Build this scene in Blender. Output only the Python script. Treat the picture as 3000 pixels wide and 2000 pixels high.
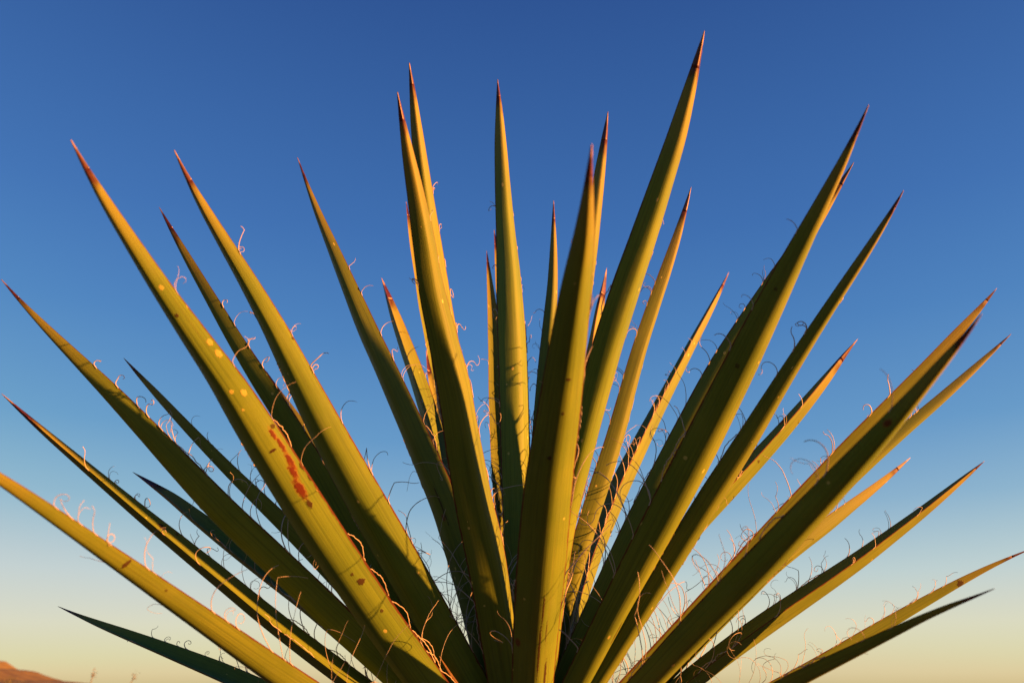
import bpy, bmesh, math, random
from mathutils import Vector, Matrix, noise

# ---------------------------------------------------------------- clear
for o in list(bpy.data.objects):
    bpy.data.objects.remove(o)
scene = bpy.context.scene
C = scene.collection
R = math.radians

# ---------------------------------------------------------------- camera
cam_data = bpy.data.cameras.new('camera')
cam = bpy.data.objects.new('camera', cam_data)
C.objects.link(cam)
cam.location = (0, 0, 0.62)
cam.rotation_euler = (R(90 + 21.9), 0, 0)
cam_data.sensor_width = 36
cam_data.lens = 30
cam_data.clip_start = 0.02
cam_data.clip_end = 60000
cam_data.dof.use_dof = True
cam_data.dof.focus_distance = 0.88
cam_data.dof.aperture_fstop = 9.0
scene.camera = cam

# ---------------------------------------------------------------- sky and sun
SUN_ELEV = 5.0          # degrees above the horizon
SUN_AZ = -12.0           # degrees from +X, negative = towards the camera side
world = bpy.data.worlds.new('World')
scene.world = world
world.use_nodes = True
wn, wl = world.node_tree.nodes, world.node_tree.links
wn.clear()
sky = wn.new('ShaderNodeTexSky')
sky.sky_type = 'NISHITA'
sky.sun_disc = False
sky.sun_elevation = R(SUN_ELEV)
sky.sun_rotation = R(90 - SUN_AZ)
sky.altitude = 600
sky.air_density = 1.0
sky.dust_density = 1.2
sky.ozone_density = 1.0
bg = wn.new('ShaderNodeBackground')
bg.inputs['Strength'].default_value = 0.05
wo = wn.new('ShaderNodeOutputWorld')
# the same grade over the whole sky: deeper blue overhead, paler band low down
sepc = wn.new('ShaderNodeSeparateColor')
comc = wn.new('ShaderNodeCombineColor')
wl.new(sky.outputs[0], sepc.inputs[0])
for ch, (gam, gain, cap) in enumerate(((1.75, 0.50, 2.50), (1.60, 0.57, 2.55), (1.10, 1.06, 2.3))):
    pw = wn.new('ShaderNodeMath'); pw.operation = 'POWER'
    wl.new(sepc.outputs[ch], pw.inputs[0]); pw.inputs[1].default_value = gam
    ml = wn.new('ShaderNodeMath'); ml.operation = 'MULTIPLY'
    wl.new(pw.outputs[0], ml.inputs[0]); ml.inputs[1].default_value = gain
    mn = wn.new('ShaderNodeMath'); mn.operation = 'SMOOTH_MIN'
    wl.new(ml.outputs[0], mn.inputs[0]); mn.inputs[1].default_value = cap; mn.inputs[2].default_value = 0.7
    wl.new(mn.outputs[0], comc.inputs[ch])
# clear evening air: one vertical gradient, the same in every direction, mixed with the Nishita sky
geo = wn.new('ShaderNodeTexCoord')
sxyz = wn.new('ShaderNodeSeparateXYZ')
wl.new(geo.outputs['Generated'], sxyz.inputs[0])
grad = wn.new('ShaderNodeValToRGB')
def s2l(v):
    v /= 255
    return (v / 12.92 if v < .04045 else ((v + .055) / 1.055) ** 2.4) / 1.0
stops = [(0.0, (218, 203, 152)), (0.012, (223, 212, 168)), (0.058, (219, 218, 195)), (0.11, (191, 207, 210)), (0.184, (138, 176, 206)),
         (0.26, (99, 152, 200)), (0.373, (75, 130, 190)), (0.48, (62, 112, 178)), (0.69, (46, 85, 148)), (1.0, (36, 66, 122))]
cr = grad.color_ramp
while len(cr.elements) < len(stops):
    cr.elements.new(0.5)
for e_, (p_, c_) in zip(cr.elements, stops):
    e_.position = p_
    e_.color = (*[s2l(v) for v in c_], 1)
wl.new(sxyz.outputs[2], grad.inputs[0])
gsc = wn.new('ShaderNodeVectorMath'); gsc.operation = 'SCALE'
gsc.inputs['Scale'].default_value = 1 / (0.05 * 2 ** 2.45)
wl.new(grad.outputs[0], gsc.inputs[0])
smix = wn.new('ShaderNodeMix'); smix.data_type = 'RGBA'
smix.inputs[0].default_value = 0.80
wl.new(comc.outputs[0], smix.inputs[6])
wl.new(gsc.outputs[0], smix.inputs[7])
wl.new(smix.outputs[2], bg.inputs['Color'])
wl.new(bg.outputs[0], wo.inputs['Surface'])

sun_data = bpy.data.lights.new('sun', 'SUN')
sun_data.energy = 5.0
sun_data.angle = R(0.5)
sun_data.color = (1.0, 0.345, 0.066)
sun = bpy.data.objects.new('sun', sun_data)
C.objects.link(sun)
el, az = R(SUN_ELEV), R(SUN_AZ)
sdir = Vector((math.cos(el) * math.cos(az), math.cos(el) * math.sin(az), math.sin(el)))
sun.rotation_euler = sdir.to_track_quat('Z', 'Y').to_euler()
sun.location = sdir * 30 + Vector((0, 0, 5))

scene.view_settings.view_transform = 'Standard'
scene.view_settings.look = 'None'
scene.view_settings.gamma = 1.0
scene.view_settings.use_curve_mapping = False
scene.view_settings.exposure = 2.45

# ---------------------------------------------------------------- helpers
def mesh_obj(name, verts, faces, mat, parent=None, smooth=True):
    me = bpy.data.meshes.new(name)
    me.from_pydata(verts, [], faces)
    me.update()
    if smooth:
        me.polygons.foreach_set('use_smooth', [True] * len(me.polygons))
    o = bpy.data.objects.new(name, me)
    C.objects.link(o)
    if mat:
        me.materials.append(mat)
    if parent:
        o.parent = parent
    return o

def tag(o, label=None, cat=None, group=None, kind=None):
    if label: o['label'] = label
    if cat: o['category'] = cat
    if group: o['group'] = group
    if kind: o['kind'] = kind
    return o

class NT:
    """small helper to write node graphs"""
    def __init__(self, name):
        self.m = bpy.data.materials.new(name)
        self.m.use_nodes = True
        self.t = self.m.node_tree
        self.t.nodes.clear()
        self.out = self.t.nodes.new('ShaderNodeOutputMaterial')
        self.b = self.t.nodes.new('ShaderNodeBsdfPrincipled')
        self.t.links.new(self.b.outputs[0], self.out.inputs[0])
    def n(self, typ, **kw):
        nd = self.t.nodes.new(typ)
        for k, v in kw.items():
            setattr(nd, k, v)
        return nd
    def put(self, sock, v):
        if hasattr(v, 'node'):
            self.t.links.new(v, sock)
        else:
            sock.default_value = v
    def math(self, op, a, b=0.0, c=0.0, clamp=False):
        nd = self.n('ShaderNodeMath', operation=op, use_clamp=clamp)
        self.put(nd.inputs[0], a); self.put(nd.inputs[1], b); self.put(nd.inputs[2], c)
        return nd.outputs[0]
    def ramp(self, v, lo, hi):
        nd = self.n('ShaderNodeMapRange', interpolation_type='SMOOTHSTEP')
        self.put(nd.inputs['Value'], v)
        nd.inputs['From Min'].default_value = lo
        nd.inputs['From Max'].default_value = hi
        return nd.outputs[0]
    def mix(self, f, a, b):
        nd = self.n('ShaderNodeMix', data_type='RGBA')
        self.put(nd.inputs[0], f)
        self.put(nd.inputs[6], a if hasattr(a, 'node') else (*a, 1))
        self.put(nd.inputs[7], b if hasattr(b, 'node') else (*b, 1))
        return nd.outputs[2]
    def noise(self, vec, scale, detail=3.0, rough=0.5, dim='3D'):
        nd = self.n('ShaderNodeTexNoise', noise_dimensions=dim)
        self.put(nd.inputs['Vector'], vec)
        nd.inputs['Scale'].default_value = scale
        nd.inputs['Detail'].default_value = detail
        nd.inputs['Roughness'].default_value = rough
        return nd.outputs[0]
    def comb(self, x, y, z):
        nd = self.n('ShaderNodeCombineXYZ')
        self.put(nd.inputs[0], x); self.put(nd.inputs[1], y); self.put(nd.inputs[2], z)
        return nd.outputs[0]
    def sep(self, v):
        nd = self.n('ShaderNodeSeparateXYZ')
        self.put(nd.inputs[0], v)
        return nd.outputs
    def bump(self, h, strength, dist):
        nd = self.n('ShaderNodeBump')
        nd.inputs['Strength'].default_value = strength
        nd.inputs['Distance'].default_value = dist
        self.put(nd.inputs['Height'], h)
        self.t.links.new(nd.outputs[0], self.b.inputs['Normal'])
    def set(self, name, v):
        self.put(self.b.inputs[name], v if hasattr(v, 'node') or not isinstance(v, tuple) or len(v) != 3 else (*v, 1))

# ---------------------------------------------------------------- materials
def leaf_material(name, marks=()):
    """marks: (x, u, half width across, half length along, strength, red) scars at their own place on the leaf"""
    M = NT(name)
    uv = M.n('ShaderNodeUVMap').outputs[0]
    x, u, _ = M.sep(uv)                           # x: -1..1 across in U (stored 0..1), u: 0 base .. 1 tip
    x = M.math('MULTIPLY_ADD', x, 2.0, -1.0)
    rnd = M.n('ShaderNodeObjectInfo').outputs['Random']
    off = M.math('MULTIPLY', rnd, 57.0)
    # metres-ish coordinates on the blade
    ax = M.math('MULTIPLY', x, 0.020)
    au = M.math('MULTIPLY', u, 0.62)
    p = M.comb(ax, au, off)
    streak = M.noise(M.comb(M.math('MULTIPLY', x, 16.0), M.math('MULTIPLY', u, 5.0), off), 1.0, 4.0, 0.6)
    fine = M.noise(M.comb(M.math('MULTIPLY', x, 55.0), M.math('MULTIPLY', u, 7.0), off), 1.0, 2.0, 0.6)
    blotch = M.noise(p, 14.0, 4.0, 0.6)
    col = M.mix(M.ramp(blotch, 0.3, 0.75), (0.080, 0.127, 0.012), (0.108, 0.150, 0.014))
    col = M.mix(M.math('MULTIPLY', M.ramp(streak, 0.42, 0.72), 0.7), col, (0.046, 0.078, 0.010))
    col = M.mix(M.math('MULTIPLY', M.ramp(fine, 0.5, 0.78), 0.4), col, (0.140, 0.180, 0.026))
    bloom = M.noise(M.comb(M.math('MULTIPLY', x, 1.6), M.math('MULTIPLY', u, 9.0), off), 1.0, 5.0, 0.7)
    col = M.mix(M.math('MULTIPLY', M.ramp(bloom, 0.52, 0.75), 0.26), col, (0.122, 0.160, 0.050))
    line = M.noise(M.comb(M.math('MULTIPLY', x, 26.0), M.math('MULTIPLY', u, 2.2), M.math('ADD', off, 3.0)), 1.0, 2.0, 0.5)
    col = M.mix(M.math('MULTIPLY', M.ramp(line, 0.66, 0.73), 0.55), col, (0.075, 0.052, 0.014))
    hs = M.n('ShaderNodeHueSaturation')
    M.put(hs.inputs['Hue'], M.math('MULTIPLY_ADD', rnd, 0.016, 0.492))
    M.put(hs.inputs['Value'], M.math('MULTIPLY_ADD', rnd, 0.25, 0.88))
    M.put(hs.inputs['Color'], col)
    col = hs.outputs[0]
    # dry yellow-brown towards the spine
    tipn = M.math('ADD', u, M.math('MULTIPLY', M.math('SUBTRACT', M.noise(p, 60.0, 2.0), 0.5), 0.05))
    col = M.mix(M.math('MULTIPLY', M.ramp(tipn, 0.80, 0.965), 0.35), col, (0.22, 0.15, 0.04))
    col = M.mix(M.ramp(tipn, 0.962, 0.998), col, (0.045, 0.009, 0.006))
    # pale scale specks, sparse
    vor = M.n('ShaderNodeTexVoronoi', feature='F1')
    M.put(vor.inputs['Vector'], M.comb(ax, M.math('MULTIPLY', au, 0.75), off))
    vor.inputs['Scale'].default_value = 150.0
    pick = M.sep(vor.outputs['Color'])
    rad = M.math('MULTIPLY_ADD', pick[1], 0.16, 0.09)
    speck = M.math('LESS_THAN', vor.outputs['Distance'], rad)
    speck = M.math('MULTIPLY', speck, M.math('GREATER_THAN', pick[0], 0.95))
    col = M.mix(M.math('MULTIPLY', speck, 0.75), col, (0.36, 0.33, 0.09))
    # brown pin scars
    vor2 = M.n('ShaderNodeTexVoronoi', feature='F1')
    M.put(vor2.inputs['Vector'], M.comb(ax, M.math('MULTIPLY', au, 0.5), M.math('ADD', off, 9.3)))
    vor2.inputs['Scale'].default_value = 60.0
    pk = M.sep(vor2.outputs['Color'])
    pin = M.math('MULTIPLY', M.ramp(vor2.outputs['Distance'], 0.17, 0.08), M.math('GREATER_THAN', pk[0], 0.965))
    col = M.mix(M.math('MULTIPLY', pin, 0.85), col, (0.10, 0.030, 0.012))
    # own scars of this leaf
    pits = None
    for (mx, mu, wx, wu, st, red) in marks:
        wob = M.math('MULTIPLY', M.math('SUBTRACT', M.noise(p, 420.0, 4.0, 0.7), 0.5), 1.7)
        dx = M.math('DIVIDE', M.math('SUBTRACT', x, mx), wx)
        du = M.math('DIVIDE', M.math('SUBTRACT', u, mu), wu)
        d = M.math('ADD', M.math('SQRT', M.math('ADD', M.math('MULTIPLY', dx, dx), M.math('MULTIPLY', du, du))), wob)
        if red == 1:
            col = M.mix(M.math('MULTIPLY', M.ramp(d, 1.6, 0.8), 0.6), col, (0.15, 0.055, 0.008))
        core = M.math('MULTIPLY', M.ramp(d, 1.1, 0.7), st)
        col = M.mix(core, col, ((0.026, 0.006, 0.004), (0.070, 0.009, 0.003), (0.30, 0.27, 0.06))[red])
        pits = core if pits is None else M.math('MAXIMUM', pits, core)
    # thin horny brown margin
    edge = M.math('ADD', M.math('ABSOLUTE', x), M.math('MULTIPLY', M.math('SUBTRACT', M.noise(p, 110.0, 3.0), 0.5), 0.09))
    col = M.mix(M.ramp(edge, 0.935, 0.975), col, (0.070, 0.020, 0.009))
    M.set('Base Color', col)
    M.set('Roughness', M.math('MULTIPLY_ADD', blotch, 0.35, 0.42))
    M.set('Specular IOR Level', 0.22)
    h = M.math('ADD', M.math('MULTIPLY', streak, 0.5), M.math('MULTIPLY', fine, 0.35))
    h = M.math('ADD', h, M.math('MULTIPLY', speck, 0.9))
    h = M.math('SUBTRACT', h, M.math('MULTIPLY', pin, 0.8))
    if pits:
        h = M.math('SUBTRACT', h, M.math('MULTIPLY', pits, 0.9))
    M.bump(h, 0.42, 0.0007)
    return M.m

def spine_material():
    M = NT('spine')
    uv = M.n('ShaderNodeUVMap').outputs[0]
    x, u, _ = M.sep(uv)
    rnd = M.n('ShaderNodeObjectInfo').outputs['Random']
    off = M.math('MULTIPLY', rnd, 31.0)
    nz = M.noise(M.comb(M.math('MULTIPLY', x, 4.0), M.math('MULTIPLY', u, 5.0), off), 1.5, 3.0)
    v = M.math('ADD', M.math('ADD', u, M.math('MULTIPLY', rnd, 0.3)), M.math('MULTIPLY', M.math('SUBTRACT', nz, 0.5), 0.5))
    col = M.mix(M.ramp(nz, 0.35, 0.7), (0.028, 0.006, 0.006), (0.075, 0.014, 0.008))
    col = M.mix(M.ramp(v, 0.86, 1.02), col, (0.20, 0.125, 0.065))
    M.set('Base Color', col)
    M.set('Roughness', 0.42)
    return M.m

def fibre_material():
    M = NT('fibre')
    g = M.n('ShaderNodeNewGeometry').outputs['Position']
    nz = M.noise(g, 70.0, 2.0)
    M.set('Base Color', M.mix(nz, (0.24, 0.20, 0.15), (0.33, 0.29, 0.23)))
    M.set('Roughness', 0.55)
    return M.m

def simple(name, c1, c2, scale, rough=0.85, bump=0.0, dist=0.01, detail=6.0):
    M = NT(name)
    g = M.n('ShaderNodeNewGeometry').outputs['Position']
    nz = M.noise(g, scale, detail, 0.6)
    M.set('Base Color', M.mix(M.ramp(nz, 0.3, 0.7), c1, c2))
    M.set('Roughness', rough)
    if bump:
        M.bump(nz, bump, dist)
    return M.m

MAT_SPINE = spine_material()
MAT_FIBRE = fibre_material()
MAT_LEAF = leaf_material('leaf')
MAT_DRY = simple('dry_leaf', (0.10, 0.045, 0.016), (0.17, 0.10, 0.04), 90, 0.8, 0.4, 0.001)
MAT_TRUNK = simple('trunk', (0.10, 0.065, 0.04), (0.22, 0.15, 0.09), 40, 0.9, 0.6, 0.01)

# ---------------------------------------------------------------- ground and far hill
def make_ground():
    verts, faces = [(0, 0, 0.0)], []
    rings = [0.25 * 1.28 ** i for i in range(46)]
    seg = 72
    for r in rings:
        for k in range(seg):
            a = 2 * math.pi * k / seg
            px, py = r * math.cos(a), 0.95 + r * math.sin(a)
            z = 0.05 * noise.noise((px * 0.6, py * 0.6, 0)) * min(1, r / 1.0)
            if r > 40:
                z = -0.3 * min(1, (r - 40) / 60) + 0.2 * noise.noise((px * 0.01, py * 0.01, 3))
            verts.append((px, py, z))
    for k in range(seg):
        faces.append((0, 1 + k, 1 + (k + 1) % seg))
    for i in range(len(rings) - 1):
        for k in range(seg):
            a, b = 1 + i * seg + k, 1 + i * seg + (k + 1) % seg
            faces.append((a, a + seg, b + seg, b))
    m = simple('desert_soil', (0.06, 0.045, 0.028), (0.11, 0.08, 0.05), 3.0, 0.95, 0.5, 0.03)
    o = mesh_obj('ground', verts, faces, m)
    tag(o, kind='structure')
    return o
make_ground()

def make_hill():
    # a low eroded mesa a few kilometres off; height profile along its length, falling away on both faces
    prof = [(-4200, 150), (-3300, 128), (-2600, 132), (-2150, 92), (-1935, 83), (-1800, 79), (-1748, 76.5), (-1722, 62),
            (-1700, 50), (-1640, 45), (-1600, 30), (-1545, 14), (-1480, 9), (-1420, 1), (-1300, -4)]
    def h(x):
        for (a, ha), (b, hb) in zip(prof, prof[1:]):
            if a <= x <= b:
                return ha + (hb - ha) * (x - a) / (b - a)
        return prof[0][1] if x < prof[0][0] else -4
    nx, ny = 260, 46
    verts, faces = [], []
    for j in range(ny):
        v = j / (ny - 1)
        for i in range(nx):
            px = -4200 + 2900 * i / (nx - 1)
            top = h(px)
            py = 2650 + 700 * v
            f = 1 - abs(2 * v - 1)
            shape = min(1, (f * 1.7)) ** 0.85
            gully = abs(noise.noise((px * 0.011, py * 0.004, 1.0))) * 26 + abs(noise.noise((px * 0.035, py * 0.012, 5.0))) * 11
            cut = gully * (1 - shape) * min(1, max(top, 0) / 60) * 1.6
            z = -4 + (top + 4) * shape - cut * (0.3 + f) + 1.5 * noise.noise((px * 0.05, py * 0.05, 2)) * shape * (1 if top > 5 else 0)
            verts.append((px, py, z))
    for j in range(ny - 1):
        for i in range(nx - 1):
            a = j * nx + i
            faces.append((a, a + 1, a + nx + 1, a + nx))
    m = simple('mesa_rock', (0.055, 0.036, 0.012), (0.13, 0.098, 0.028), 0.012, 0.95, 0.0)
    o = mesh_obj('hill', verts, faces, m, smooth=False)
    tag(o, kind='structure')
make_hill()

# ---------------------------------------------------------------- the yucca
# one row per leaf: key, roll, reference direction, stations base -> tip (x, y, z, half width) in metres
LEAVES = [
    ('A', 9, None, [(-0.0145,0.9233,0.5217,0.0217),(-0.0551,0.8588,0.5766,0.0221),(-0.0906,0.7996,0.6259,0.022),(-0.1214,0.7469,0.6705,0.0215),(-0.1477,0.6994,0.7114,0.0209),(-0.1702,0.6564,0.7486,0.02),(-0.1895,0.6176,0.7826,0.0182),(-0.2065,0.5827,0.8132,0.0152),(-0.2234,0.5517,0.8396,0.012),(-0.2384,0.5239,0.8636,0.009),(-0.2511,0.4991,0.8855,0.0067),(-0.2616,0.4771,0.9047,0.0046),(-0.2694,0.4584,0.9215,0.0022),(-0.2741,0.4452,0.9335,0.0004)]),
    ('B', 18, None, [(-0.009,0.9133,0.5573,0.0191),(-0.0398,0.8744,0.6084,0.0198),(-0.0686,0.8371,0.6564,0.0204),(-0.0956,0.8019,0.7013,0.0207),(-0.1208,0.7692,0.7436,0.0203),(-0.1438,0.7383,0.7837,0.019),(-0.1644,0.7093,0.8216,0.0169),(-0.1826,0.6821,0.8576,0.0141),(-0.1996,0.6568,0.8906,0.0116),(-0.2166,0.6337,0.9204,0.0092),(-0.2329,0.6128,0.9474,0.007),(-0.2472,0.594,0.9717,0.0048),(-0.2583,0.5776,0.9932,0.0022),(-0.2653,0.5658,1.0089,0.0004)]),
    ('D', 8, None, [(-0.02,0.9357,0.5524,0.0247),(-0.0554,0.9191,0.598,0.0248),(-0.0902,0.9028,0.6428,0.0247),(-0.1237,0.8865,0.6873,0.0245),(-0.1557,0.8703,0.7318,0.0238),(-0.1834,0.8537,0.7771,0.0218),(-0.2091,0.8374,0.8214,0.0199),(-0.2352,0.8221,0.8632,0.0183),(-0.2619,0.8075,0.9029,0.0161),(-0.2863,0.7933,0.9416,0.0128),(-0.308,0.7797,0.9786,0.0098),(-0.3278,0.7672,1.0128,0.0069),(-0.3444,0.7559,1.0434,0.0035),(-0.3557,0.7476,1.0659,0.0004)]),
    ('D2', -25, None, [(-0.0077,0.9664,0.5606,0.0129),(-0.0326,0.9816,0.5935,0.0131),(-0.0585,0.9957,0.6275,0.0136),(-0.0852,1.0088,0.6626,0.014),(-0.1125,1.0208,0.6987,0.0144),(-0.1403,1.0318,0.7354,0.0148),(-0.1683,1.0418,0.7727,0.0152),(-0.1964,1.0509,0.8101,0.0154),(-0.2242,1.059,0.8475,0.0151),(-0.2507,1.0679,0.8856,0.0138),(-0.2762,1.0786,0.9238,0.0116),(-0.3013,1.0893,0.9603,0.0081),(-0.323,1.0988,0.9944,0.0036),(-0.3384,1.1055,1.0203,0.0004)]),
    ('C', 14, None, [(-0.0254,0.9278,0.5386,0.0253),(-0.072,0.9008,0.5793,0.0251),(-0.1164,0.8747,0.6182,0.0249),(-0.1587,0.8494,0.6557,0.0246),(-0.1982,0.8252,0.6922,0.0243),(-0.236,0.8024,0.7265,0.0237),(-0.2716,0.7804,0.7597,0.0222),(-0.3033,0.7589,0.7931,0.0195),(-0.3322,0.7385,0.8249,0.016),(-0.3593,0.7194,0.8544,0.0126),(-0.3847,0.702,0.8812,0.009),(-0.4077,0.6862,0.9056,0.0056),(-0.427,0.6723,0.9274,0.0025),(-0.4401,0.6621,0.9435,0.0004)]),
    ('L3', -22, None, [(-0.0283,0.954,0.5433,0.0236),(-0.0623,0.9567,0.5693,0.0235),(-0.0965,0.959,0.5955,0.0233),(-0.1308,0.961,0.6218,0.0232),(-0.1651,0.9627,0.6482,0.023),(-0.1991,0.9642,0.6744,0.0227),(-0.2333,0.9662,0.6996,0.022),(-0.2682,0.9688,0.7237,0.0205),(-0.3026,0.9712,0.7476,0.0184),(-0.3358,0.9735,0.7712,0.0159),(-0.3672,0.9754,0.7945,0.0131),(-0.3959,0.977,0.8168,0.0093),(-0.4223,0.9787,0.8358,0.0043),(-0.4422,0.9801,0.8497,0.0004)]),
    ('L0', 21, None, [(-0.0255,0.9507,0.554,0.0242),(-0.061,0.9506,0.5889,0.0236),(-0.0969,0.95,0.6241,0.0229),(-0.1328,0.949,0.6595,0.0223),(-0.1688,0.9477,0.6949,0.0216),(-0.2048,0.9463,0.73,0.021),(-0.2412,0.9456,0.7644,0.0196),(-0.2782,0.9452,0.798,0.0174),(-0.3145,0.9447,0.8312,0.0148),(-0.3493,0.9441,0.8642,0.0124),(-0.3822,0.9432,0.8964,0.0101),(-0.4124,0.9421,0.9272,0.0076),(-0.4387,0.9409,0.9553,0.004),(-0.4575,0.9398,0.9766,0.0004)]),
    ('L2', -30, None, [(-0.0306,0.9319,0.5231,0.0263),(-0.0754,0.9058,0.5562,0.0248),(-0.118,0.8807,0.5878,0.0234),(-0.1584,0.8564,0.6178,0.0221),(-0.1967,0.8331,0.6465,0.021),(-0.2324,0.811,0.6744,0.0202),(-0.2653,0.7898,0.7017,0.0189),(-0.2962,0.7699,0.7273,0.0166),(-0.325,0.7511,0.7516,0.0135),(-0.3514,0.7335,0.7747,0.0106),(-0.3755,0.7172,0.796,0.0081),(-0.3971,0.7024,0.8154,0.0057),(-0.4152,0.6894,0.8329,0.0029),(-0.4276,0.6798,0.8458,0.0004)]),
    ('L1', 12, None, [(-0.0266,0.9347,0.4933,0.0231),(-0.0731,0.8688,0.5308,0.0214),(-0.1129,0.8057,0.5641,0.0196),(-0.1463,0.7454,0.5932,0.0179),(-0.1742,0.6893,0.6183,0.0164),(-0.1987,0.6442,0.6407,0.0145),(-0.2205,0.6063,0.6606,0.0125),(-0.2396,0.5727,0.6781,0.0106),(-0.2564,0.5428,0.6934,0.0088),(-0.2712,0.5166,0.707,0.0073),(-0.2841,0.4937,0.7188,0.0059),(-0.2954,0.4741,0.7288,0.0044),(-0.3047,0.4577,0.7374,0.0022),(-0.311,0.4462,0.7434,0.0004)]),
    ('L4', -25, None, [(-0.0382,0.9625,0.5181,0.0184),(-0.0789,0.9684,0.5336,0.0182),(-0.1198,0.974,0.5492,0.018),(-0.1607,0.9793,0.5649,0.0177),(-0.2015,0.9843,0.5805,0.0175),(-0.2421,0.9891,0.5961,0.0172),(-0.2823,0.9935,0.6116,0.017),(-0.3218,0.9981,0.6267,0.0161),(-0.3609,1.0031,0.6411,0.0139),(-0.3989,1.008,0.655,0.0115),(-0.4355,1.0127,0.6683,0.0089),(-0.4695,1.017,0.6812,0.0058),(-0.4995,1.0204,0.6937,0.0025),(-0.5214,1.0227,0.7033,0.0004)]),
    ('E', 40, None, [(-0.0073,0.9462,0.5666,0.0159),(-0.0217,0.9382,0.6202,0.0166),(-0.0367,0.93,0.6742,0.0174),(-0.0532,0.922,0.728,0.0181),(-0.0717,0.9142,0.7812,0.0187),(-0.0942,0.907,0.8331,0.0182),(-0.1176,0.9,0.8846,0.0167),(-0.1416,0.893,0.9354,0.0153),(-0.1659,0.8863,0.9853,0.0139),(-0.1877,0.8794,1.0348,0.0113),(-0.2083,0.8727,1.0825,0.0085),(-0.2274,0.8664,1.1274,0.0054),(-0.2431,0.8605,1.1681,0.0024),(-0.2541,0.856,1.1984,0.0004)]),
    ('F', 0, None, [(-0.0072,0.9616,0.5712,0.0159),(-0.0195,0.9724,0.6126,0.0166),(-0.0325,0.982,0.6553,0.0178),(-0.0457,0.9905,0.6994,0.0189),(-0.0591,0.998,0.7446,0.0201),(-0.0725,1.0044,0.7906,0.0213),(-0.0861,1.0098,0.837,0.0226),(-0.0995,1.0144,0.8836,0.0228),(-0.1132,1.0198,0.9301,0.0209),(-0.1282,1.0273,0.9766,0.0191),(-0.1443,1.0351,1.022,0.017),(-0.159,1.0423,1.066,0.013),(-0.1708,1.0486,1.1067,0.0066),(-0.1792,1.0531,1.1372,0.0004)]),
    ('G1', 46, None, [(0.0126,0.9166,0.549,0.0191),(0.0034,0.875,0.6069,0.0198),(-0.0055,0.8352,0.6614,0.0203),(-0.015,0.7975,0.7124,0.0201),(-0.0262,0.7628,0.7597,0.0192),(-0.0352,0.7301,0.8042,0.0184),(-0.0431,0.6995,0.846,0.0165),(-0.0532,0.6712,0.8846,0.0141),(-0.0622,0.6448,0.9203,0.0123),(-0.0682,0.6204,0.9537,0.0106),(-0.0745,0.5981,0.9841,0.0082),(-0.0808,0.5781,1.0113,0.0056),(-0.0861,0.561,1.0346,0.0027),(-0.0898,0.5488,1.0512,0.0004)]),
    ('G2', 30, None, [(0.0107,0.9228,0.5658,0.0136),(-0.0012,0.8943,0.6245,0.0133),(-0.0128,0.8667,0.6814,0.013),(-0.024,0.84,0.7364,0.0128),(-0.0348,0.8141,0.7895,0.0126),(-0.0451,0.7891,0.8406,0.0123),(-0.0548,0.7652,0.8897,0.0118),(-0.0635,0.7423,0.9368,0.0111),(-0.0708,0.7205,0.9816,0.0102),(-0.0773,0.6999,1.0239,0.0089),(-0.083,0.6807,1.0634,0.0073),(-0.0879,0.6632,1.0995,0.0055),(-0.0919,0.6479,1.1309,0.0029),(-0.0951,0.6369,1.1536,0.0004)]),
    ('G3', -40, None, [(0.0013,0.9583,0.5727,0.011),(-0.0102,0.965,0.6205,0.011),(-0.0224,0.9706,0.6699,0.0112),(-0.0349,0.975,0.7207,0.0116),(-0.0476,0.9784,0.7725,0.012),(-0.0605,0.9808,0.8251,0.0124),(-0.0735,0.9823,0.8782,0.0129),(-0.0864,0.983,0.9313,0.0133),(-0.0985,0.983,0.9843,0.0124),(-0.1089,0.9842,1.0375,0.0099),(-0.1193,0.9869,1.0901,0.0076),(-0.1292,0.9891,1.1402,0.0056),(-0.137,0.9912,1.1861,0.0028),(-0.142,0.9927,1.2205,0.0004)]),
    ('G4', 0, None, [(0.0014,0.964,0.572,0.0123),(-0.0076,0.9797,0.6064,0.0123),(-0.0171,0.9943,0.6422,0.0125),(-0.0269,1.0077,0.6793,0.0127),(-0.037,1.0201,0.7173,0.0129),(-0.0473,1.0313,0.7561,0.0133),(-0.0577,1.0415,0.7954,0.0136),(-0.068,1.0508,0.8349,0.0137),(-0.078,1.0597,0.8745,0.0127),(-0.0886,1.0716,0.9145,0.0111),(-0.0995,1.0839,0.954,0.0095),(-0.1089,1.0952,0.9922,0.0071),(-0.1157,1.1057,1.0276,0.0036),(-0.12,1.1134,1.0542,0.0004)]),
    ('H', 32, [0, 0.6, 1], [(0.0189,0.9498,0.5737,0.016),(0.0169,0.9444,0.6325,0.0166),(0.0148,0.9383,0.6923,0.0172),(0.0128,0.9314,0.7528,0.0179),(0.011,0.9245,0.814,0.0187),(0.0097,0.9179,0.8759,0.0193),(0.0079,0.9112,0.938,0.0193),(0.0051,0.9047,1.0001,0.0187),(0.0014,0.8981,1.0617,0.0164),(-0.0034,0.8917,1.1222,0.0131),(-0.0075,0.8856,1.1809,0.0108),(-0.011,0.8797,1.2364,0.0084),(-0.0145,0.8743,1.2865,0.0045),(-0.018,0.8703,1.3237,0.0004)]),
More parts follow.
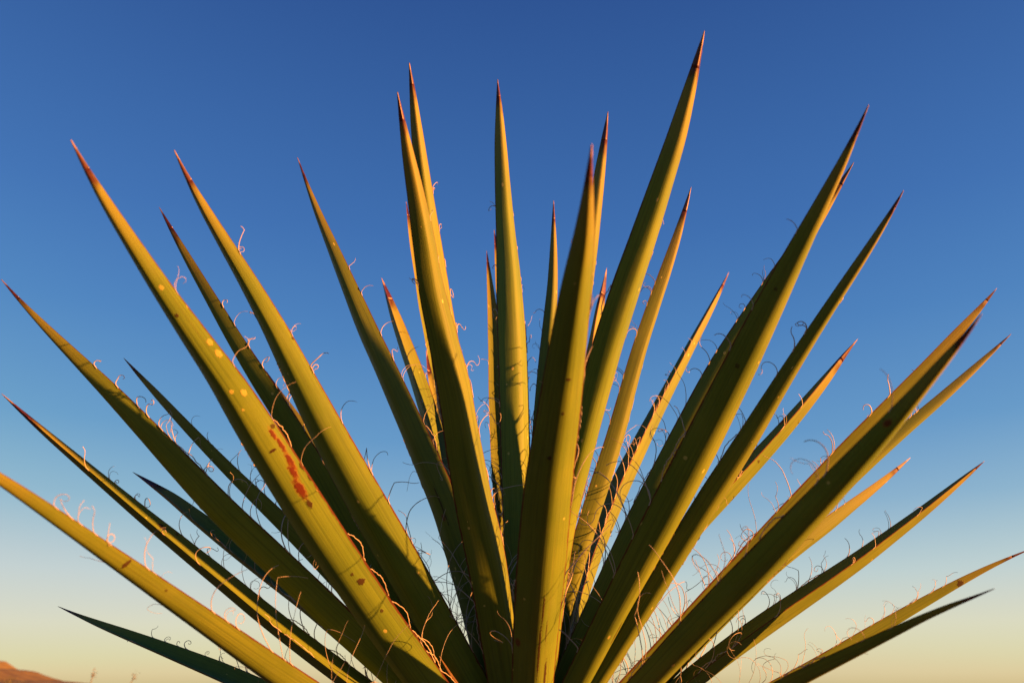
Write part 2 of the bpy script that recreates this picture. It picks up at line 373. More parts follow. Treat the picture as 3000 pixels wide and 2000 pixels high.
    ('I', 0, [0, -0.6, 1], [(0.0098,0.9637,0.5728,0.0105),(0.0061,0.974,0.6164,0.0106),(0.0022,0.9832,0.6617,0.0108),(-0.0018,0.9912,0.7084,0.0109),(-0.0059,0.998,0.7562,0.011),(-0.0101,1.0038,0.8048,0.0111),(-0.0139,1.0097,0.8543,0.0111),(-0.0169,1.0176,0.9049,0.0108),(-0.0194,1.0257,0.956,0.0103),(-0.0216,1.0339,1.0071,0.0094),(-0.0247,1.0419,1.0574,0.0078),(-0.0286,1.0497,1.1057,0.0054),(-0.0325,1.0566,1.1497,0.0027),(-0.0354,1.0617,1.1828,0.0004)]),
    ('J', 0, [0, -0.6, 1], [(0.0118,0.9598,0.573,0.0104),(0.0097,0.9689,0.6185,0.0102),(0.0076,0.9769,0.6657,0.0101),(0.0053,0.9836,0.7143,0.0099),(0.003,0.9893,0.764,0.0097),(0.0007,0.9939,0.8146,0.0095),(-0.0017,0.9975,0.8657,0.0093),(-0.0041,1.0002,0.9169,0.0091),(-0.0066,1.0021,0.9679,0.0089),(-0.0093,1.004,1.0183,0.0084),(-0.0132,1.0082,1.0683,0.0072),(-0.0172,1.0127,1.1164,0.0054),(-0.0212,1.0168,1.1602,0.0027),(-0.0241,1.0199,1.193,0.0004)]),
    ('K', 36, [0.3, 0.6, 1], [(0.0204,0.9576,0.5731,0.0108),(0.0228,0.962,0.6212,0.011),(0.0252,0.9654,0.6707,0.0114),(0.0277,0.9679,0.7214,0.0116),(0.0302,0.9693,0.7729,0.0119),(0.0327,0.9702,0.8251,0.0122),(0.0363,0.9721,0.8781,0.0123),(0.0404,0.9746,0.9316,0.012),(0.0445,0.9771,0.9852,0.0108),(0.0489,0.9795,1.0384,0.0092),(0.0527,0.9819,1.0905,0.0071),(0.0546,0.9843,1.1404,0.0051),(0.0553,0.9863,1.1857,0.0026),(0.0556,0.9877,1.2195,0.0004)]),
    ('M', 9, None, [(0.0203,0.9138,0.5454,0.0186),(0.02,0.8213,0.6002,0.0189),(0.0216,0.7423,0.6459,0.0193),(0.0239,0.6748,0.6843,0.0195),(0.0257,0.617,0.7169,0.0186),(0.0278,0.5675,0.7447,0.017),(0.0309,0.5249,0.7687,0.015),(0.0334,0.4882,0.7897,0.013),(0.0356,0.4564,0.8081,0.011),(0.0376,0.4283,0.8239,0.0089),(0.0392,0.4038,0.8377,0.0064),(0.0395,0.3829,0.8497,0.0037),(0.0393,0.3657,0.8595,0.0016),(0.0393,0.3537,0.8663,0.0004)]),
    ('N', 12, [0, 0.5, 1], [(0.0241,0.95,0.5731,0.0117),(0.0314,0.947,0.629,0.0117),(0.0389,0.9431,0.686,0.0117),(0.0464,0.9385,0.7439,0.0116),(0.054,0.9331,0.8023,0.0116),(0.0616,0.9271,0.8611,0.0115),(0.0693,0.9206,0.92,0.0115),(0.0772,0.9139,0.9785,0.0115),(0.0863,0.9084,1.0367,0.0111),(0.0953,0.9031,1.0941,0.0104),(0.1032,0.898,1.1499,0.0091),(0.1104,0.8932,1.2027,0.0074),(0.1166,0.8888,1.2504,0.0042),(0.1203,0.8855,1.286,0.0004)]),
    ('P', 5, None, [(0.0298,0.9499,0.5722,0.0197),(0.0376,0.9526,0.6137,0.0202),(0.0458,0.9547,0.6561,0.0217),(0.0538,0.956,0.6991,0.0232),(0.0618,0.9567,0.7426,0.025),(0.0699,0.9568,0.7864,0.0271),(0.078,0.9563,0.8302,0.0292),(0.0858,0.9553,0.8738,0.0275),(0.0935,0.954,0.9168,0.0266),(0.1003,0.9535,0.9594,0.0208),(0.1062,0.9537,1.0009,0.0164),(0.1118,0.9538,1.0401,0.0123),(0.1162,0.954,1.0757,0.0064),(0.1184,0.954,1.1022,0.0004)]),
    ('Q', 3, None, [(0.0241,0.9125,0.566,0.014),(0.0314,0.8722,0.6284,0.0138),(0.0384,0.8336,0.6873,0.0136),(0.0473,0.7971,0.7425,0.014),(0.06,0.7631,0.7938,0.015),(0.0733,0.7311,0.842,0.0156),(0.087,0.7011,0.887,0.0161),(0.1015,0.6733,0.9286,0.016),(0.1158,0.6474,0.9675,0.0146),(0.1284,0.6233,1.0038,0.0125),(0.1393,0.601,1.0373,0.0101),(0.1472,0.5808,1.0679,0.007),(0.153,0.5632,1.0944,0.0034),(0.1568,0.5507,1.1134,0.0004)]),
    ('S', -15, None, [(0.0296,0.9383,0.5729,0.0137),(0.0424,0.9288,0.6218,0.0138),(0.0551,0.919,0.6707,0.0138),(0.0683,0.9091,0.7194,0.0143),(0.0834,0.8996,0.7671,0.0152),(0.0997,0.8904,0.8143,0.0153),(0.1151,0.8811,0.8614,0.0138),(0.1289,0.8718,0.9081,0.0126),(0.143,0.8628,0.9533,0.012),(0.1582,0.8544,0.9967,0.0112),(0.173,0.8463,1.0381,0.0096),(0.1857,0.8385,1.0773,0.0069),(0.1954,0.8314,1.1126,0.0035),(0.2016,0.8261,1.1388,0.0004)]),
    ('T', -14, None, [(0.0372,0.9684,0.5703,0.02),(0.0522,0.9806,0.6141,0.0214),(0.0679,0.9914,0.6596,0.0236),(0.0839,1.001,0.7064,0.0259),(0.1018,1.0113,0.7538,0.0277),(0.1242,1.024,0.8016,0.0293),(0.1479,1.0362,0.8506,0.0301),(0.1731,1.0493,0.9004,0.0268),(0.1994,1.0625,0.9509,0.022),(0.2265,1.0759,1.0015,0.018),(0.2534,1.0892,1.0517,0.0145),(0.2796,1.1021,1.1002,0.0108),(0.3024,1.1137,1.1456,0.0059),(0.318,1.1219,1.1804,0.0004)]),
    ('U', 0, None, [(0.0373,0.9076,0.5608,0.0161),(0.0644,0.8514,0.6155,0.0163),(0.0894,0.7989,0.6647,0.017),(0.1133,0.7521,0.7087,0.0189),(0.1347,0.7094,0.7489,0.0197),(0.1534,0.6705,0.7859,0.0193),(0.1696,0.6349,0.8202,0.0178),(0.1839,0.6022,0.8513,0.0159),(0.1967,0.5727,0.8796,0.0132),(0.2082,0.546,0.9053,0.0101),(0.2186,0.5221,0.9283,0.0072),(0.2274,0.5009,0.9487,0.0046),(0.234,0.4829,0.9663,0.0021),(0.2383,0.4701,0.9788,0.0004)]),
    ('V', -30, None, [(0.0314,0.9292,0.5726,0.0139),(0.0578,0.9115,0.6243,0.0145),(0.0837,0.894,0.6753,0.0151),(0.1094,0.8768,0.7253,0.0158),(0.1359,0.8602,0.7737,0.0166),(0.1632,0.8443,0.8205,0.0173),(0.1898,0.8287,0.8661,0.0176),(0.216,0.8137,0.9101,0.0173),(0.2432,0.7997,0.9514,0.016),(0.2699,0.7864,0.9905,0.0142),(0.2949,0.7738,1.0277,0.0114),(0.3177,0.762,1.0623,0.0078),(0.337,0.7514,1.0933,0.0037),(0.3504,0.7436,1.1162,0.0004)]),
    ('X', -12, None, [(0.0412,0.91,0.5576,0.0139),(0.0722,0.8683,0.6052,0.0135),(0.1009,0.8285,0.6497,0.0131),(0.1272,0.7916,0.6913,0.0132),(0.1515,0.7573,0.7301,0.0134),(0.174,0.7254,0.7661,0.0131),(0.195,0.6958,0.7995,0.0118),(0.2135,0.6682,0.8311,0.0097),(0.231,0.6428,0.86,0.008),(0.2475,0.6196,0.8861,0.0067),(0.2629,0.5986,0.9097,0.0056),(0.2763,0.5798,0.9309,0.0042),(0.2869,0.5636,0.9496,0.0023),(0.2936,0.5518,0.9632,0.0004)]),
    ('Y', 12, None, [(0.0439,0.9463,0.5569,0.0246),(0.07,0.942,0.5956,0.0249),(0.0961,0.9373,0.6345,0.0252),(0.1223,0.9325,0.6733,0.0255),(0.1496,0.9284,0.7107,0.0267),(0.1798,0.9253,0.7456,0.0272),(0.2117,0.9227,0.7791,0.0269),(0.2443,0.9203,0.8117,0.0253),(0.2761,0.9178,0.8439,0.0223),(0.3063,0.915,0.8759,0.019),(0.3342,0.9121,0.9074,0.0154),(0.359,0.909,0.9378,0.011),(0.3797,0.9059,0.9657,0.0053),(0.3951,0.9036,0.9862,0.0004)]),
    ('Z1', 4, None, [(0.0563,0.9331,0.5389,0.0306),(0.0968,0.9111,0.58,0.0304),(0.136,0.8898,0.6198,0.0301),(0.1737,0.8691,0.6585,0.0296),(0.2094,0.849,0.6963,0.0285),(0.2435,0.8295,0.7328,0.027),(0.276,0.8108,0.768,0.025),(0.307,0.793,0.8014,0.0226),(0.3368,0.7762,0.833,0.0194),(0.3653,0.7605,0.8624,0.0164),(0.3913,0.7456,0.8904,0.0129),(0.414,0.7318,0.9166,0.0092),(0.4331,0.7195,0.94,0.0047),(0.4459,0.7103,0.9577,0.0004)]),
    ('Z2', -12, None, [(0.0543,0.9156,0.5409,0.0157),(0.0864,0.8318,0.5817,0.0151),(0.1123,0.7535,0.6161,0.0145),(0.1342,0.6893,0.6448,0.015),(0.1535,0.636,0.6688,0.0153),(0.1699,0.5898,0.6896,0.0147),(0.1835,0.5504,0.7087,0.0129),(0.1946,0.5146,0.725,0.0111),(0.2042,0.4836,0.7395,0.009),(0.2123,0.4567,0.7525,0.0069),(0.2189,0.4333,0.7641,0.0048),(0.2244,0.4132,0.7742,0.0033),(0.2286,0.3965,0.7827,0.0016),(0.231,0.3848,0.7888,0.0004)]),
    ('Z3', -40, None, [(0.0564,0.9508,0.5377,0.0147),(0.0988,0.9444,0.5766,0.0143),(0.1412,0.9378,0.6154,0.0138),(0.1834,0.9311,0.6541,0.0134),(0.2252,0.9242,0.6926,0.013),(0.2666,0.9173,0.7306,0.0126),(0.3074,0.9103,0.7681,0.0122),(0.3476,0.9036,0.8045,0.0118),(0.3878,0.8977,0.8391,0.0109),(0.4276,0.8924,0.8717,0.0097),(0.466,0.8874,0.9024,0.0082),(0.501,0.8824,0.932,0.0062),(0.5311,0.8776,0.9593,0.0032),(0.5526,0.8738,0.9798,0.0004)]),
    ('AA', -36, None, [(0.0618,0.9643,0.5322,0.0188),(0.0952,0.9708,0.5607,0.0187),(0.129,0.9767,0.5897,0.0185),(0.1633,0.982,0.619,0.0183),(0.1977,0.9869,0.6487,0.0181),(0.2322,0.9911,0.6785,0.0179),(0.2666,0.995,0.7082,0.0177),(0.3007,0.9987,0.7372,0.0174),(0.3369,1.0043,0.7632,0.0159),(0.3738,1.0104,0.7882,0.0139),(0.4086,1.0157,0.8138,0.0106),(0.4413,1.0208,0.8381,0.0074),(0.4699,1.025,0.8609,0.004),(0.4901,1.0276,0.8788,0.0004)]),
    ('BB', 6, None, [(0.065,0.9597,0.525,0.0251),(0.1049,0.96,0.5534,0.0257),(0.1449,0.9599,0.5819,0.0263),(0.1848,0.9597,0.6104,0.0268),(0.2251,0.9597,0.6381,0.0272),(0.2661,0.9604,0.6646,0.0273),(0.3074,0.9614,0.6901,0.0266),(0.3485,0.9623,0.7154,0.0246),(0.3883,0.9629,0.741,0.0211),(0.4259,0.9629,0.7672,0.017),(0.4615,0.9627,0.7928,0.013),(0.494,0.9622,0.8176,0.0092),(0.5222,0.9614,0.8405,0.0048),(0.5425,0.9606,0.8579,0.0004)]),
    ('CC', -14, None, [(0.0653,0.9527,0.5103,0.0219),(0.1088,0.9457,0.5318,0.0213),(0.1517,0.9389,0.553,0.0206),(0.1937,0.9323,0.5737,0.02),(0.2348,0.9257,0.594,0.0194),(0.275,0.9193,0.6139,0.0187),(0.3136,0.9126,0.6343,0.0176),(0.3501,0.9057,0.6552,0.0157),(0.3851,0.8991,0.6752,0.0132),(0.4186,0.8928,0.6941,0.0106),(0.4504,0.8872,0.7115,0.0079),(0.4799,0.8821,0.727,0.0048),(0.5065,0.878,0.7396,0.0021),(0.5263,0.8754,0.748,0.0004)]),
    ('DD', -12, None, [(0.0666,0.93,0.5051,0.0158),(0.0991,0.8801,0.5296,0.0146),(0.1276,0.8321,0.5519,0.0133),(0.1524,0.7857,0.5719,0.0122),(0.1736,0.7412,0.5898,0.0111),(0.1914,0.6985,0.6057,0.0102),(0.2066,0.6594,0.6194,0.0095),(0.2217,0.6295,0.6306,0.0083),(0.2355,0.6034,0.6406,0.0067),(0.2478,0.5801,0.6495,0.0052),(0.2587,0.5599,0.6573,0.0038),(0.2685,0.5425,0.6635,0.0026),(0.2768,0.5282,0.6684,0.0013),(0.2826,0.518,0.672,0.0004)]),
    ('W1', 0, None, [(-0.0051,0.9156,0.5864,0.0043),(-0.0097,0.9087,0.594,0.0042),(-0.0142,0.9019,0.6013,0.004),(-0.0185,0.8953,0.6084,0.0038),(-0.0227,0.8889,0.6153,0.0037),(-0.0268,0.8828,0.6219,0.0036),(-0.0308,0.8769,0.6282,0.0033),(-0.0346,0.8713,0.6343,0.0029),(-0.0383,0.8659,0.64,0.0025),(-0.0417,0.8608,0.6455,0.0021),(-0.045,0.8561,0.6505,0.0016),(-0.0479,0.8518,0.6552,0.0011),(-0.0502,0.8479,0.6594,0.0005),(-0.0518,0.8452,0.6625,0.0004)]),
    ('W2', 0, None, [(-0.0085,0.9211,0.5673,0.0049),(-0.0151,0.9124,0.5745,0.0047),(-0.0215,0.9038,0.5815,0.0045),(-0.0276,0.8955,0.5883,0.0043),(-0.0335,0.8874,0.5948,0.0041),(-0.0391,0.8796,0.6012,0.0038),(-0.0439,0.872,0.6078,0.0034),(-0.0483,0.8647,0.6141,0.003),(-0.0525,0.8578,0.6201,0.0026),(-0.0563,0.8512,0.6258,0.0022),(-0.0595,0.8451,0.6313,0.0017),(-0.0623,0.8395,0.6364,0.0012),(-0.0647,0.8346,0.6408,0.0006),(-0.0665,0.831,0.644,0.0004)]),
    ('W3', 0, None, [(0.0326,0.9251,0.5736,0.0054),(0.0371,0.9218,0.5814,0.0052),(0.0414,0.9186,0.5891,0.005),(0.0456,0.9155,0.5966,0.0047),(0.0497,0.9125,0.604,0.0045),(0.0537,0.9095,0.6111,0.0042),(0.0572,0.9065,0.6183,0.0037),(0.0602,0.9036,0.6254,0.0032),(0.063,0.9008,0.6321,0.0027),(0.0656,0.8981,0.6385,0.0022),(0.0677,0.8956,0.6447,0.0017),(0.0696,0.8932,0.6503,0.0012),(0.0712,0.8912,0.6553,0.0005),(0.0722,0.8897,0.659,0.0004)]),
]
MARKS = {
    'A': [(-0.751, 0.5690, 0.067, 0.0088, 0.9, 1), (-0.784, 0.5499, 0.065, 0.0116, 0.9, 1), (-0.751, 0.5260, 0.084, 0.0127, 0.95, 1), (-0.653, 0.5117, 0.094, 0.0112, 0.95, 1), (-0.555, 0.4878, 0.125, 0.0149, 0.95, 1), (-0.555, 0.4640, 0.092, 0.0067, 0.9, 0), (-0.457, 0.5499, 0.155, 0.0022, 0.95, 0), (-0.947, 0.5117, 0.062, 0.0056, 0.9, 0), (-0.980, 0.4926, 0.062, 0.0048, 0.9, 0), (-0.261, 0.7695, 0.123, 0.0031, 0.85, 0), (-0.588, 0.3398, 0.131, 0.0051, 0.9, 0), (-0.490, 0.3542, 0.061, 0.0025, 0.8, 0), (-0.621, 0.2921, 0.061, 0.0031, 0.8, 0), (-0.882, 0.5785, 0.079, 0.0039, 0.85, 0), (-0.784, 0.7170, 0.124, 0.0053, 0.9, 2), (-0.784, 0.6979, 0.117, 0.0063, 0.9, 2), (-0.327, 0.6454, 0.096, 0.0035, 0.8, 2), (-0.686, 0.6358, 0.101, 0.0058, 0.9, 2), (-0.327, 0.6167, 0.052, 0.0022, 0.7, 2), (-0.980, 0.4735, 0.061, 0.0040, 0.9, 2), (-0.425, 0.8125, 0.155, 0.0043, 0.7, 2)],
    'M': [(-0.065, 0.2635, 0.041, 0.0311, 0.9, 0), (-0.033, 0.1966, 0.058, 0.0490, 0.9, 0), (-0.425, 0.1489, 0.066, 0.0269, 0.9, 0), (-0.294, 0.2253, 0.033, 0.0221, 0.7, 0), (-0.065, 0.6549, 0.143, 0.0033, 0.8, 0), (-0.000, 0.5976, 0.095, 0.0032, 0.8, 0), (0.294, 0.5213, 0.086, 0.0037, 0.8, 0)],
    'L1': [(-0.588, 0.6788, 0.335, 0.0030, 0.9, 0), (-0.653, 0.6072, 0.075, 0.0025, 0.6, 0)],
    'L2': [(0.555, 0.7074, 0.161, 0.0088, 0.85, 0), (0.849, 0.6788, 0.091, 0.0033, 0.8, 0)],
    'U': [(-0.523, 0.1871, 0.093, 0.0217, 0.85, 0), (0.490, 0.6215, 0.102, 0.0039, 0.6, 0), (0.523, 0.7456, 0.100, 0.0033, 0.6, 0)],
    'Y': [(-0.327, 0.8125, 0.112, 0.0040, 0.8, 0), (0.751, 0.7218, 0.092, 0.0033, 0.7, 0)],
    'Z2': [(0.555, 0.8125, 0.186, 0.0077, 0.75, 1)],
    'CC': [(0.457, 0.8793, 0.394, 0.0079, 0.9, 0), (-0.849, 0.6979, 0.136, 0.0039, 0.8, 0), (-0.915, 0.6883, 0.134, 0.0033, 0.8, 0)],
    'B': [(-0.980, 0.7122, 0.116, 0.0045, 0.85, 0)],
    'E': [(-0.163, 0.4067, 0.055, 0.0386, 0.75, 0)],
}

def section(u, na=15, nd=7):
    """cross-section outline in half-width units at fraction u along leaf; x across, y towards upper face"""
    e=0.27; c=0.82+0.25*max(0,(u-.6)/.4)
    f=lambda x: c*(math.sqrt(x*x+e*e)-e)
    ym=f(1.0)
    th=0.26+0.22*max(0,(u-.75)/.25)
    pts=[]
    for i in range(na):
        s=-1+2*i/(na-1); x=math.copysign(abs(s)**1.15,s)
        pts.append((x,f(x)-0.10*(1-x*x)*abs(x)))
    for i in range(1,nd+1):
        x=1-2*i/(nd+1); pts.append((x,th+(ym-th)*abs(x)**1.35))
    return pts

def catmull(rows, u):
    """rows: list of (u_i, tuple); smooth interpolation"""
    n = len(rows)
    i = 0
    while i < n - 2 and rows[i + 1][0] < u:
        i += 1
    u0, u1 = rows[i][0], rows[i + 1][0]
    t = (u - u0) / (u1 - u0)
    p1, p2 = rows[i][1], rows[i + 1][1]
    p0 = rows[i - 1][1] if i > 0 else tuple(2 * a - b for a, b in zip(p1, p2))
    p3 = rows[i + 2][1] if i < n - 2 else tuple(2 * b - a for a, b in zip(p1, p2))
    h0 = (u1 - rows[i - 1][0]) if i > 0 else 2 * (u1 - u0)
    h1 = (rows[i + 2][0] - u0) if i < n - 2 else 2 * (u1 - u0)
    out = []
    for a, b, c, d in zip(p0, p1, p2, p3):
        m1 = (c - a) / h0 * (u1 - u0)
        m2 = (d - b) / h1 * (u1 - u0)
        t2, t3 = t * t, t * t * t
        out.append((2*t3 - 3*t2 + 1)*b + (t3 - 2*t2 + t)*m1 + (-2*t3 + 3*t2)*c + (t3 - t2)*m2)
    return out

class Leaf:
    def __init__(self, roll, ref, st):
        n = len(st)
        self.ref = Vector(ref or (0, 0, 1)); self.roll = R(roll)
        self.rows = [(1 - (1 - i / (n - 1)) ** 1.25, s) for i, s in enumerate(st)]
        self.len = sum((Vector(a[:3]) - Vector(b[:3])).length for a, b in zip(st, st[1:]))
    def at(self, u):
        v = catmull(self.rows, u)
        return Vector(v[:3]), max(v[3], 0.0003)
    def frame(self, u):
        p, w = self.at(u)
        a, _ = self.at(max(0, u - .01)); b, _ = self.at(min(1, u + .01))
        t = (b - a).normalized()
        nn = (self.ref - t * self.ref.dot(t)).normalized()
        bb = t.cross(nn)
        n2 = nn * math.cos(self.roll) + bb * math.sin(self.roll)
        return p, w, t, n2, t.cross(n2)

def skin_leaf(L, u0, u1, ns, name, mat, parent, seed, cap_base=False, grow=0.0):
    verts, faces, uvs = [], [], []
    ring = None
    for i in range(ns + 1):
        s = i / ns
        u = u0 + (u1 - u0) * s
        p, w, t, n2, b2 = L.frame(u)
        sec = section(u)
        ring = len(sec)
        wob = 1 + 0.010 * noise.noise((u * 9, seed * 3.7, 0)) + grow
        for k, (x, y) in enumerate(sec):
            dn = (0.020 * noise.noise((x * 1.5, u * 5, seed * 1.3)) + 0.022 * noise.noise((x * 5.0, u * 3.0, seed * 2.1 + 7))) * w * (1 - x * x)
            # a faint keel along the underside
            verts.append(p + b2 * (x * w * wob) + n2 * (y * w * wob + dn))
            uvs.append((x * .5 + .5, s if name == 'tip_spine' else u / u1))
    for i in range(ns):
        for k in range(ring):
            a, b = i * ring + k, i * ring + (k + 1) % ring
            faces.append((a, b, b + ring, a + ring))
    faces.append(tuple(range(ring - 1, -1, -1)))
    tip = len(verts)
    p, w, t, n2, b2 = L.frame(u1)
    verts.append(p + t * w * (1.5 if u1 > .99 else .2) + n2 * w * .3)
    uvs.append((.5, 1.0))
    for k in range(ring):
        faces.append((ns * ring + k, ns * ring + (k + 1) % ring, tip))
    o = mesh_obj(name, [tuple(v) for v in verts], faces, mat, parent)
    me = o.data
    lay = me.uv_layers.new(name='UVMap')
    buf = []
    for lp in me.loops:
        buf.extend(uvs[lp.vertex_index])
    lay.data.foreach_set('uv', buf)
    # crisp margins
    sharp = set((14, 0))
    try:
        ed = me.attributes.new('sharp_edge', 'BOOLEAN', 'EDGE')
    except Exception:
        ed = None
    if ed:
        vals = []
        for e in me.edges:
            a, b = e.vertices
            vals.append(a < tip and b < tip and a % ring == b % ring and (a % ring) in sharp)
        ed.data.foreach_set('value', vals)
    return o

yucca = bpy.data.objects.new('yucca_plant', None)
C.objects.link(yucca)
yucca.location = (0.015, 0.935, 0)
tag(yucca, 'spiky yucca of golden sword leaves with red-brown tips and curling pale fibres', 'plant')
def adopt(o, par=yucca):
    o.parent = par
    o.matrix_parent_inverse = Matrix.Translation(-yucca.location)

def make_trunk():
    verts, faces = [], []
    seg, lev = 28, 40
    for j in range(lev + 1):
        z = -0.03 + 0.60 * j / lev
        for k in range(seg):
            a = 2 * math.pi * k / seg
            r = 0.062 - 0.012 * (j / lev)
            if j > lev * .8: r *= 1 - .45 * ((j / lev - .8) / .2) ** 2
            r *= 1 + .10 * abs(math.sin(a * 4 + j * 1.1)) + .08 * noise.noise((math.cos(a) * 2, math.sin(a) * 2, z * 14))
            if j < 4: r *= 1.25 - .06 * j
            verts.append((0.015 + r * math.cos(a), 0.938 + r * math.sin(a), z))
    for j in range(lev):
        for k in range(seg):
            a, b = j * seg + k, j * seg + (k + 1) % seg
            faces.append((a, b, b + seg, a + seg))
    faces.append(tuple(lev * seg + k for k in range(seg)))
    adopt(mesh_obj('trunk', verts, faces, MAT_TRUNK))
make_trunk()

# ---- fibres peeling off the leaf margins
def tube(path, r0, r1, sides=4):
    verts, faces = [], []
    n = len(path)
    up = Vector((0.31, 0.2, 0.93))
    for i, p in enumerate(path):
        t = (path[min(i + 1, n - 1)] - path[max(i - 1, 0)]).normalized()
        a = t.cross(up)
        if a.length < 1e-3: a = t.cross(Vector((1, 0, 0)))
        a.normalize(); b = t.cross(a)
        r = r0 + (r1 - r0) * (i / (n - 1))
        for k in range(sides):
            an = 2 * math.pi * k / sides
            verts.append(p + a * (r * math.cos(an)) + b * (r * math.sin(an)))
        up = a.cross(t)
    for i in range(n - 1):
        for k in range(sides):
            x, y = i * sides + k, i * sides + (k + 1) % sides
            faces.append((x, y, y + sides, x + sides))
    return [tuple(v) for v in verts], faces

def margin_point(L, u, side):
    p, w, t, n2, b2 = L.frame(u)
    x, y = section(u)[14 if side > 0 else 0]
    return p + b2 * (x * w) + n2 * (y * w), t, (b2 * side * 0.55 + n2 * 0.85).normalized(), w

def fibre_path(L, u, side, length, rng):
    m, t, o, w = margin_point(L, u, side)
    n = 24
    ds = length / n
    # lies along the margin first, then peels away towards the tip and curls back
    d = (t * rng.uniform(.55, 1.0) + o * rng.uniform(.25, .8)).normalized()
    axis = t.cross(o).normalized()
    axis = (axis + Vector((rng.gauss(0, .35), rng.gauss(0, .35), rng.gauss(0, .35)))).normalized()
    style = rng.random()
    total = rng.uniform(.8, 2.4) if style < .6 else rng.uniform(2.6, 6.0)
    if style > .93: total = rng.uniform(7, 12)
    flip = rng.uniform(.5, .85) if rng.random() < .45 else 2
    pts = [m - t * 0.004 - o * 0.0004, m]
    p = m.copy()
    wgt = [(i / n) ** rng.choice((.3, .8, 1.4)) + .12 for i in range(n)]
    sw = sum(wgt)
    kink = rng.randrange(8, n) if rng.random() < .25 else -1
    for i in range(n):
        a = total * wgt[i] / sw * (-1.4 if i / n > flip else 1)
        if i == kink: a += rng.choice((-1, 1)) * rng.uniform(.8, 1.6)
        d = (Matrix.Rotation(a, 3, axis) @ d).normalized()
        axis = (axis + Vector((rng.gauss(0, .07), rng.gauss(0, .07), rng.gauss(0, .07)))).normalized()
        d = (d - axis * d.dot(axis) * .5 + axis * .05).normalized()
        p = p + d * ds
        pts.append(p.copy())
    return pts

def loop_path(L, u, side, span, lift, rng):
    pts = []
    n = 14
    for i in range(n + 1):
        s = i / n
        m, t, o, w = margin_point(L, u + span * s, side)
        q = Vector((rng.gauss(0, 1), rng.gauss(0, 1), rng.gauss(0, 1))) * .0003
        pts.append(m + o * (lift * math.sin(math.pi * s) ** 1.2) + q)
    return pts

fibres = []      # (size, leaf object, path, r0, r1)
for idx, (key, roll, ref, st) in enumerate(LEAVES):
    L = Leaf(roll, ref, st)
    rng = random.Random(1000 + idx * 7)
    mk = MARKS.get(key)
    mat = leaf_material('leaf_scarred', mk) if mk else MAT_LEAF
    if key in ('W1', 'W2', 'W3'):                   # thin dry strips standing in the heart of the rosette
        o = skin_leaf(L, 0.0, 1.0, 24, 'dry_leaf', MAT_DRY, None, idx)
        adopt(o)
        continue
    sp = 1 - (0.019 / L.len) * rng.uniform(.55, 1.7)
    leaf = skin_leaf(L, 0.0, sp, 70, 'leaf', mat, None, idx)
    adopt(leaf)
    spine = skin_leaf(L, sp - .004, 1.0, 12, 'tip_spine', MAT_SPINE, None, idx, grow=.012)
    spine.parent = leaf
    # which margin the fibres show on: the one that stands higher
    _, _, tt, nn_, bb_ = L.frame(.5)
    hi = 1 if bb_.z + .0 > 0 else -1
    nf = 8 if key in ('M', 'U', 'Z2', 'Q', 'DD', 'A') else 15 if key in ('B', 'G1', 'G2', 'X', 'E') else 36 if key in ('Z1', 'BB', 'CC', 'Y', 'X', 'AA', 'T', 'S', 'C', 'L3') else 27
    for k in range(nf):
        u = .13 + .70 * ((k + rng.random()) / nf) ** 1.1
        side = hi if rng.random() < .72 else -hi
        length = rng.uniform(.010, .024) + max(0, .72 - u) * rng.uniform(.03, .20)
        path = fibre_path(L, u, side, length, rng)
        r0 = rng.uniform(.00030, .00060) * (.6 if key in ('L1', 'A', 'DD', 'CC') else 1)
        fibres.append((length, leaf, path, r0, r0 * .5))
        if rng.random() < .3:                      # often two leave the margin together
            path = fibre_path(L, u + rng.uniform(-.006, .006), side, length * rng.uniform(.6, 1.1), rng)
            fibres.append((length * .9, leaf, path, r0 * .8, r0 * .4))
    if key == 'A':                                 # strips still held at both ends along the upper margin
        for u, lift in ((.13, .005), (.185, .007), (.24, .006), (.29, .005), (.345, .006), (.52, .003)):
            fibres.append((.05, leaf, loop_path(L, u, hi, .042, lift * .8, rng), .0004, .0004))
    for k in range(3):
        u = rng.uniform(.15, .6)
        path = loop_path(L, u, rng.choice((-1, 1)), rng.uniform(.03, .06), rng.uniform(.001, .004), rng)
        fibres.append((.02, leaf, path, .0005, .0005))
fibres.sort(key=lambda f: -f[0])
for (_, leaf, path, r0, r1) in fibres[:300]:
    v, f = tube(path, r0, r1)
    o = mesh_obj('fibre', v, f, MAT_FIBRE)
    o.parent = leaf
rv, rf = [], []
for (_, leaf, path, r0, r1) in fibres[300:]:
    v, f = tube(path, r0, r1, 3)
    b = len(rv)
    rv.extend(v); rf.extend(tuple(i + b for i in q) for q in f)
rest = mesh_obj('small_fibres', rv, rf, MAT_FIBRE)
rest['kind'] = 'stuff'
adopt(rest)

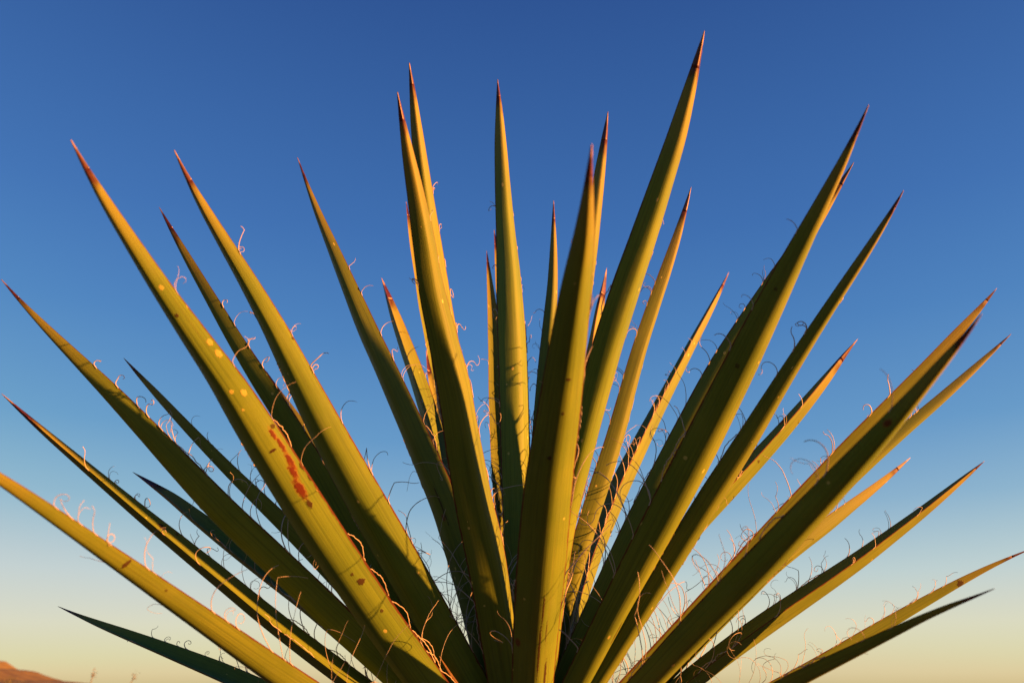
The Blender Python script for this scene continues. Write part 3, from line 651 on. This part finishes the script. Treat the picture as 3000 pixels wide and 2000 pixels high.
# ---------------------------------------------------------------- dry stalks and bush far behind
MAT_STRAW = simple('straw', (0.09, 0.075, 0.045), (0.15, 0.125, 0.075), 60, 0.9)
MAT_BUSH = simple('bush_leaf', (0.035, 0.050, 0.018), (0.07, 0.085, 0.03), 8, 0.8)
def make_stalk(loc, height, lean, label, seed):
    rng = random.Random(seed)
    root = bpy.data.objects.new('dry_stalk_plant', None)
    C.objects.link(root)
    root.location = loc
    tag(root, label, 'plant')
    for s in range(3):
        a = rng.uniform(0, 6.28)
        hh = height * (1 if s == 0 else rng.uniform(.5, .8))
        ln = lean if s == 0 else rng.uniform(-.2, .2)
        path = [Vector((ln * hh * (i / 8) ** 1.6 + .02 * math.cos(a), .02 * math.sin(a), -0.04 + (hh + .04) * i / 8)) for i in range(9)]
        v, f = tube(path, .006, .003)
        mesh_obj('stem', v, f, MAT_STRAW, root)
        hv, hf = [], []
        top = path[-1]
        for k in range(40):
            q = top + Vector((rng.gauss(0, .010), rng.gauss(0, .010), rng.gauss(-.006, .016)))
            d = Vector((rng.gauss(0, 1), rng.gauss(0, 1), rng.gauss(.5, 1))).normalized() * .012
            e = d.cross(Vector((rng.gauss(0, 1), rng.gauss(0, 1), 1))).normalized() * .003
            b = len(hv)
            hv += [tuple(q - e), tuple(q + e), tuple(q + d)]
            hf.append((b, b + 1, b + 2))
        mesh_obj('seed_head', hv, hf, MAT_STRAW, root, smooth=False)
make_stalk((-2.96, 6.3, 0), 0.70, 0.10, 'dry stalk with a pale seed head beyond the yucca, upright, nearer the hill', 3)
make_stalk((-2.86, 6.5, 0), 0.675, 0.30, 'dry stalk with a seed head beyond the yucca, leaning towards it', 5)

def make_bush(loc, rad, height, label, seed):
    rng = random.Random(seed)
    root = bpy.data.objects.new('desert_shrub', None)
    C.objects.link(root)
    root.location = loc
    tag(root, label, 'shrub')
    tv, tf = [], []
    lv, lf = [], []
    for k in range(26):
        a = rng.uniform(0, 6.28); sp = rng.uniform(.2, 1)
        end = Vector((math.cos(a) * rad * sp, math.sin(a) * rad * sp, height * (1 - .35 * sp * sp) * rng.uniform(.8, 1)))
        path = [Vector((end.x * (i / 6) ** 1.2, end.y * (i / 6) ** 1.2, -.03 + (end.z + .03) * (i / 6))) for i in range(7)]
        v, f = tube(path, .014, .004)
        b = len(tv); tv += v; tf += [tuple(i + b for i in q) for q in f]
        for j in range(90):
            q = path[rng.randrange(2, 7)] + Vector((rng.gauss(0, .07), rng.gauss(0, .07), rng.gauss(0, .06)))
            if q.z < .05: continue
            d = Vector((rng.gauss(0, 1), rng.gauss(0, 1), rng.gauss(.6, 1))).normalized() * rng.uniform(.02, .04)
            e = d.cross(Vector((rng.gauss(0, 1), rng.gauss(0, 1), 1))).normalized() * .010
            c = len(lv)
            lv += [tuple(q), tuple(q + d * .5 + e), tuple(q + d), tuple(q + d * .5 - e)]
            lf.append((c, c + 1, c + 2, c + 3))
    mesh_obj('stem', tv, tf, MAT_STRAW, root)
    fo = mesh_obj('foliage', lv, lf, MAT_BUSH, root, smooth=False)
    fo['kind'] = 'stuff'
make_bush((-15.9, 28.5, 0), 1.1, 0.84, 'dark green desert shrub at the foot of the orange hill', 11)
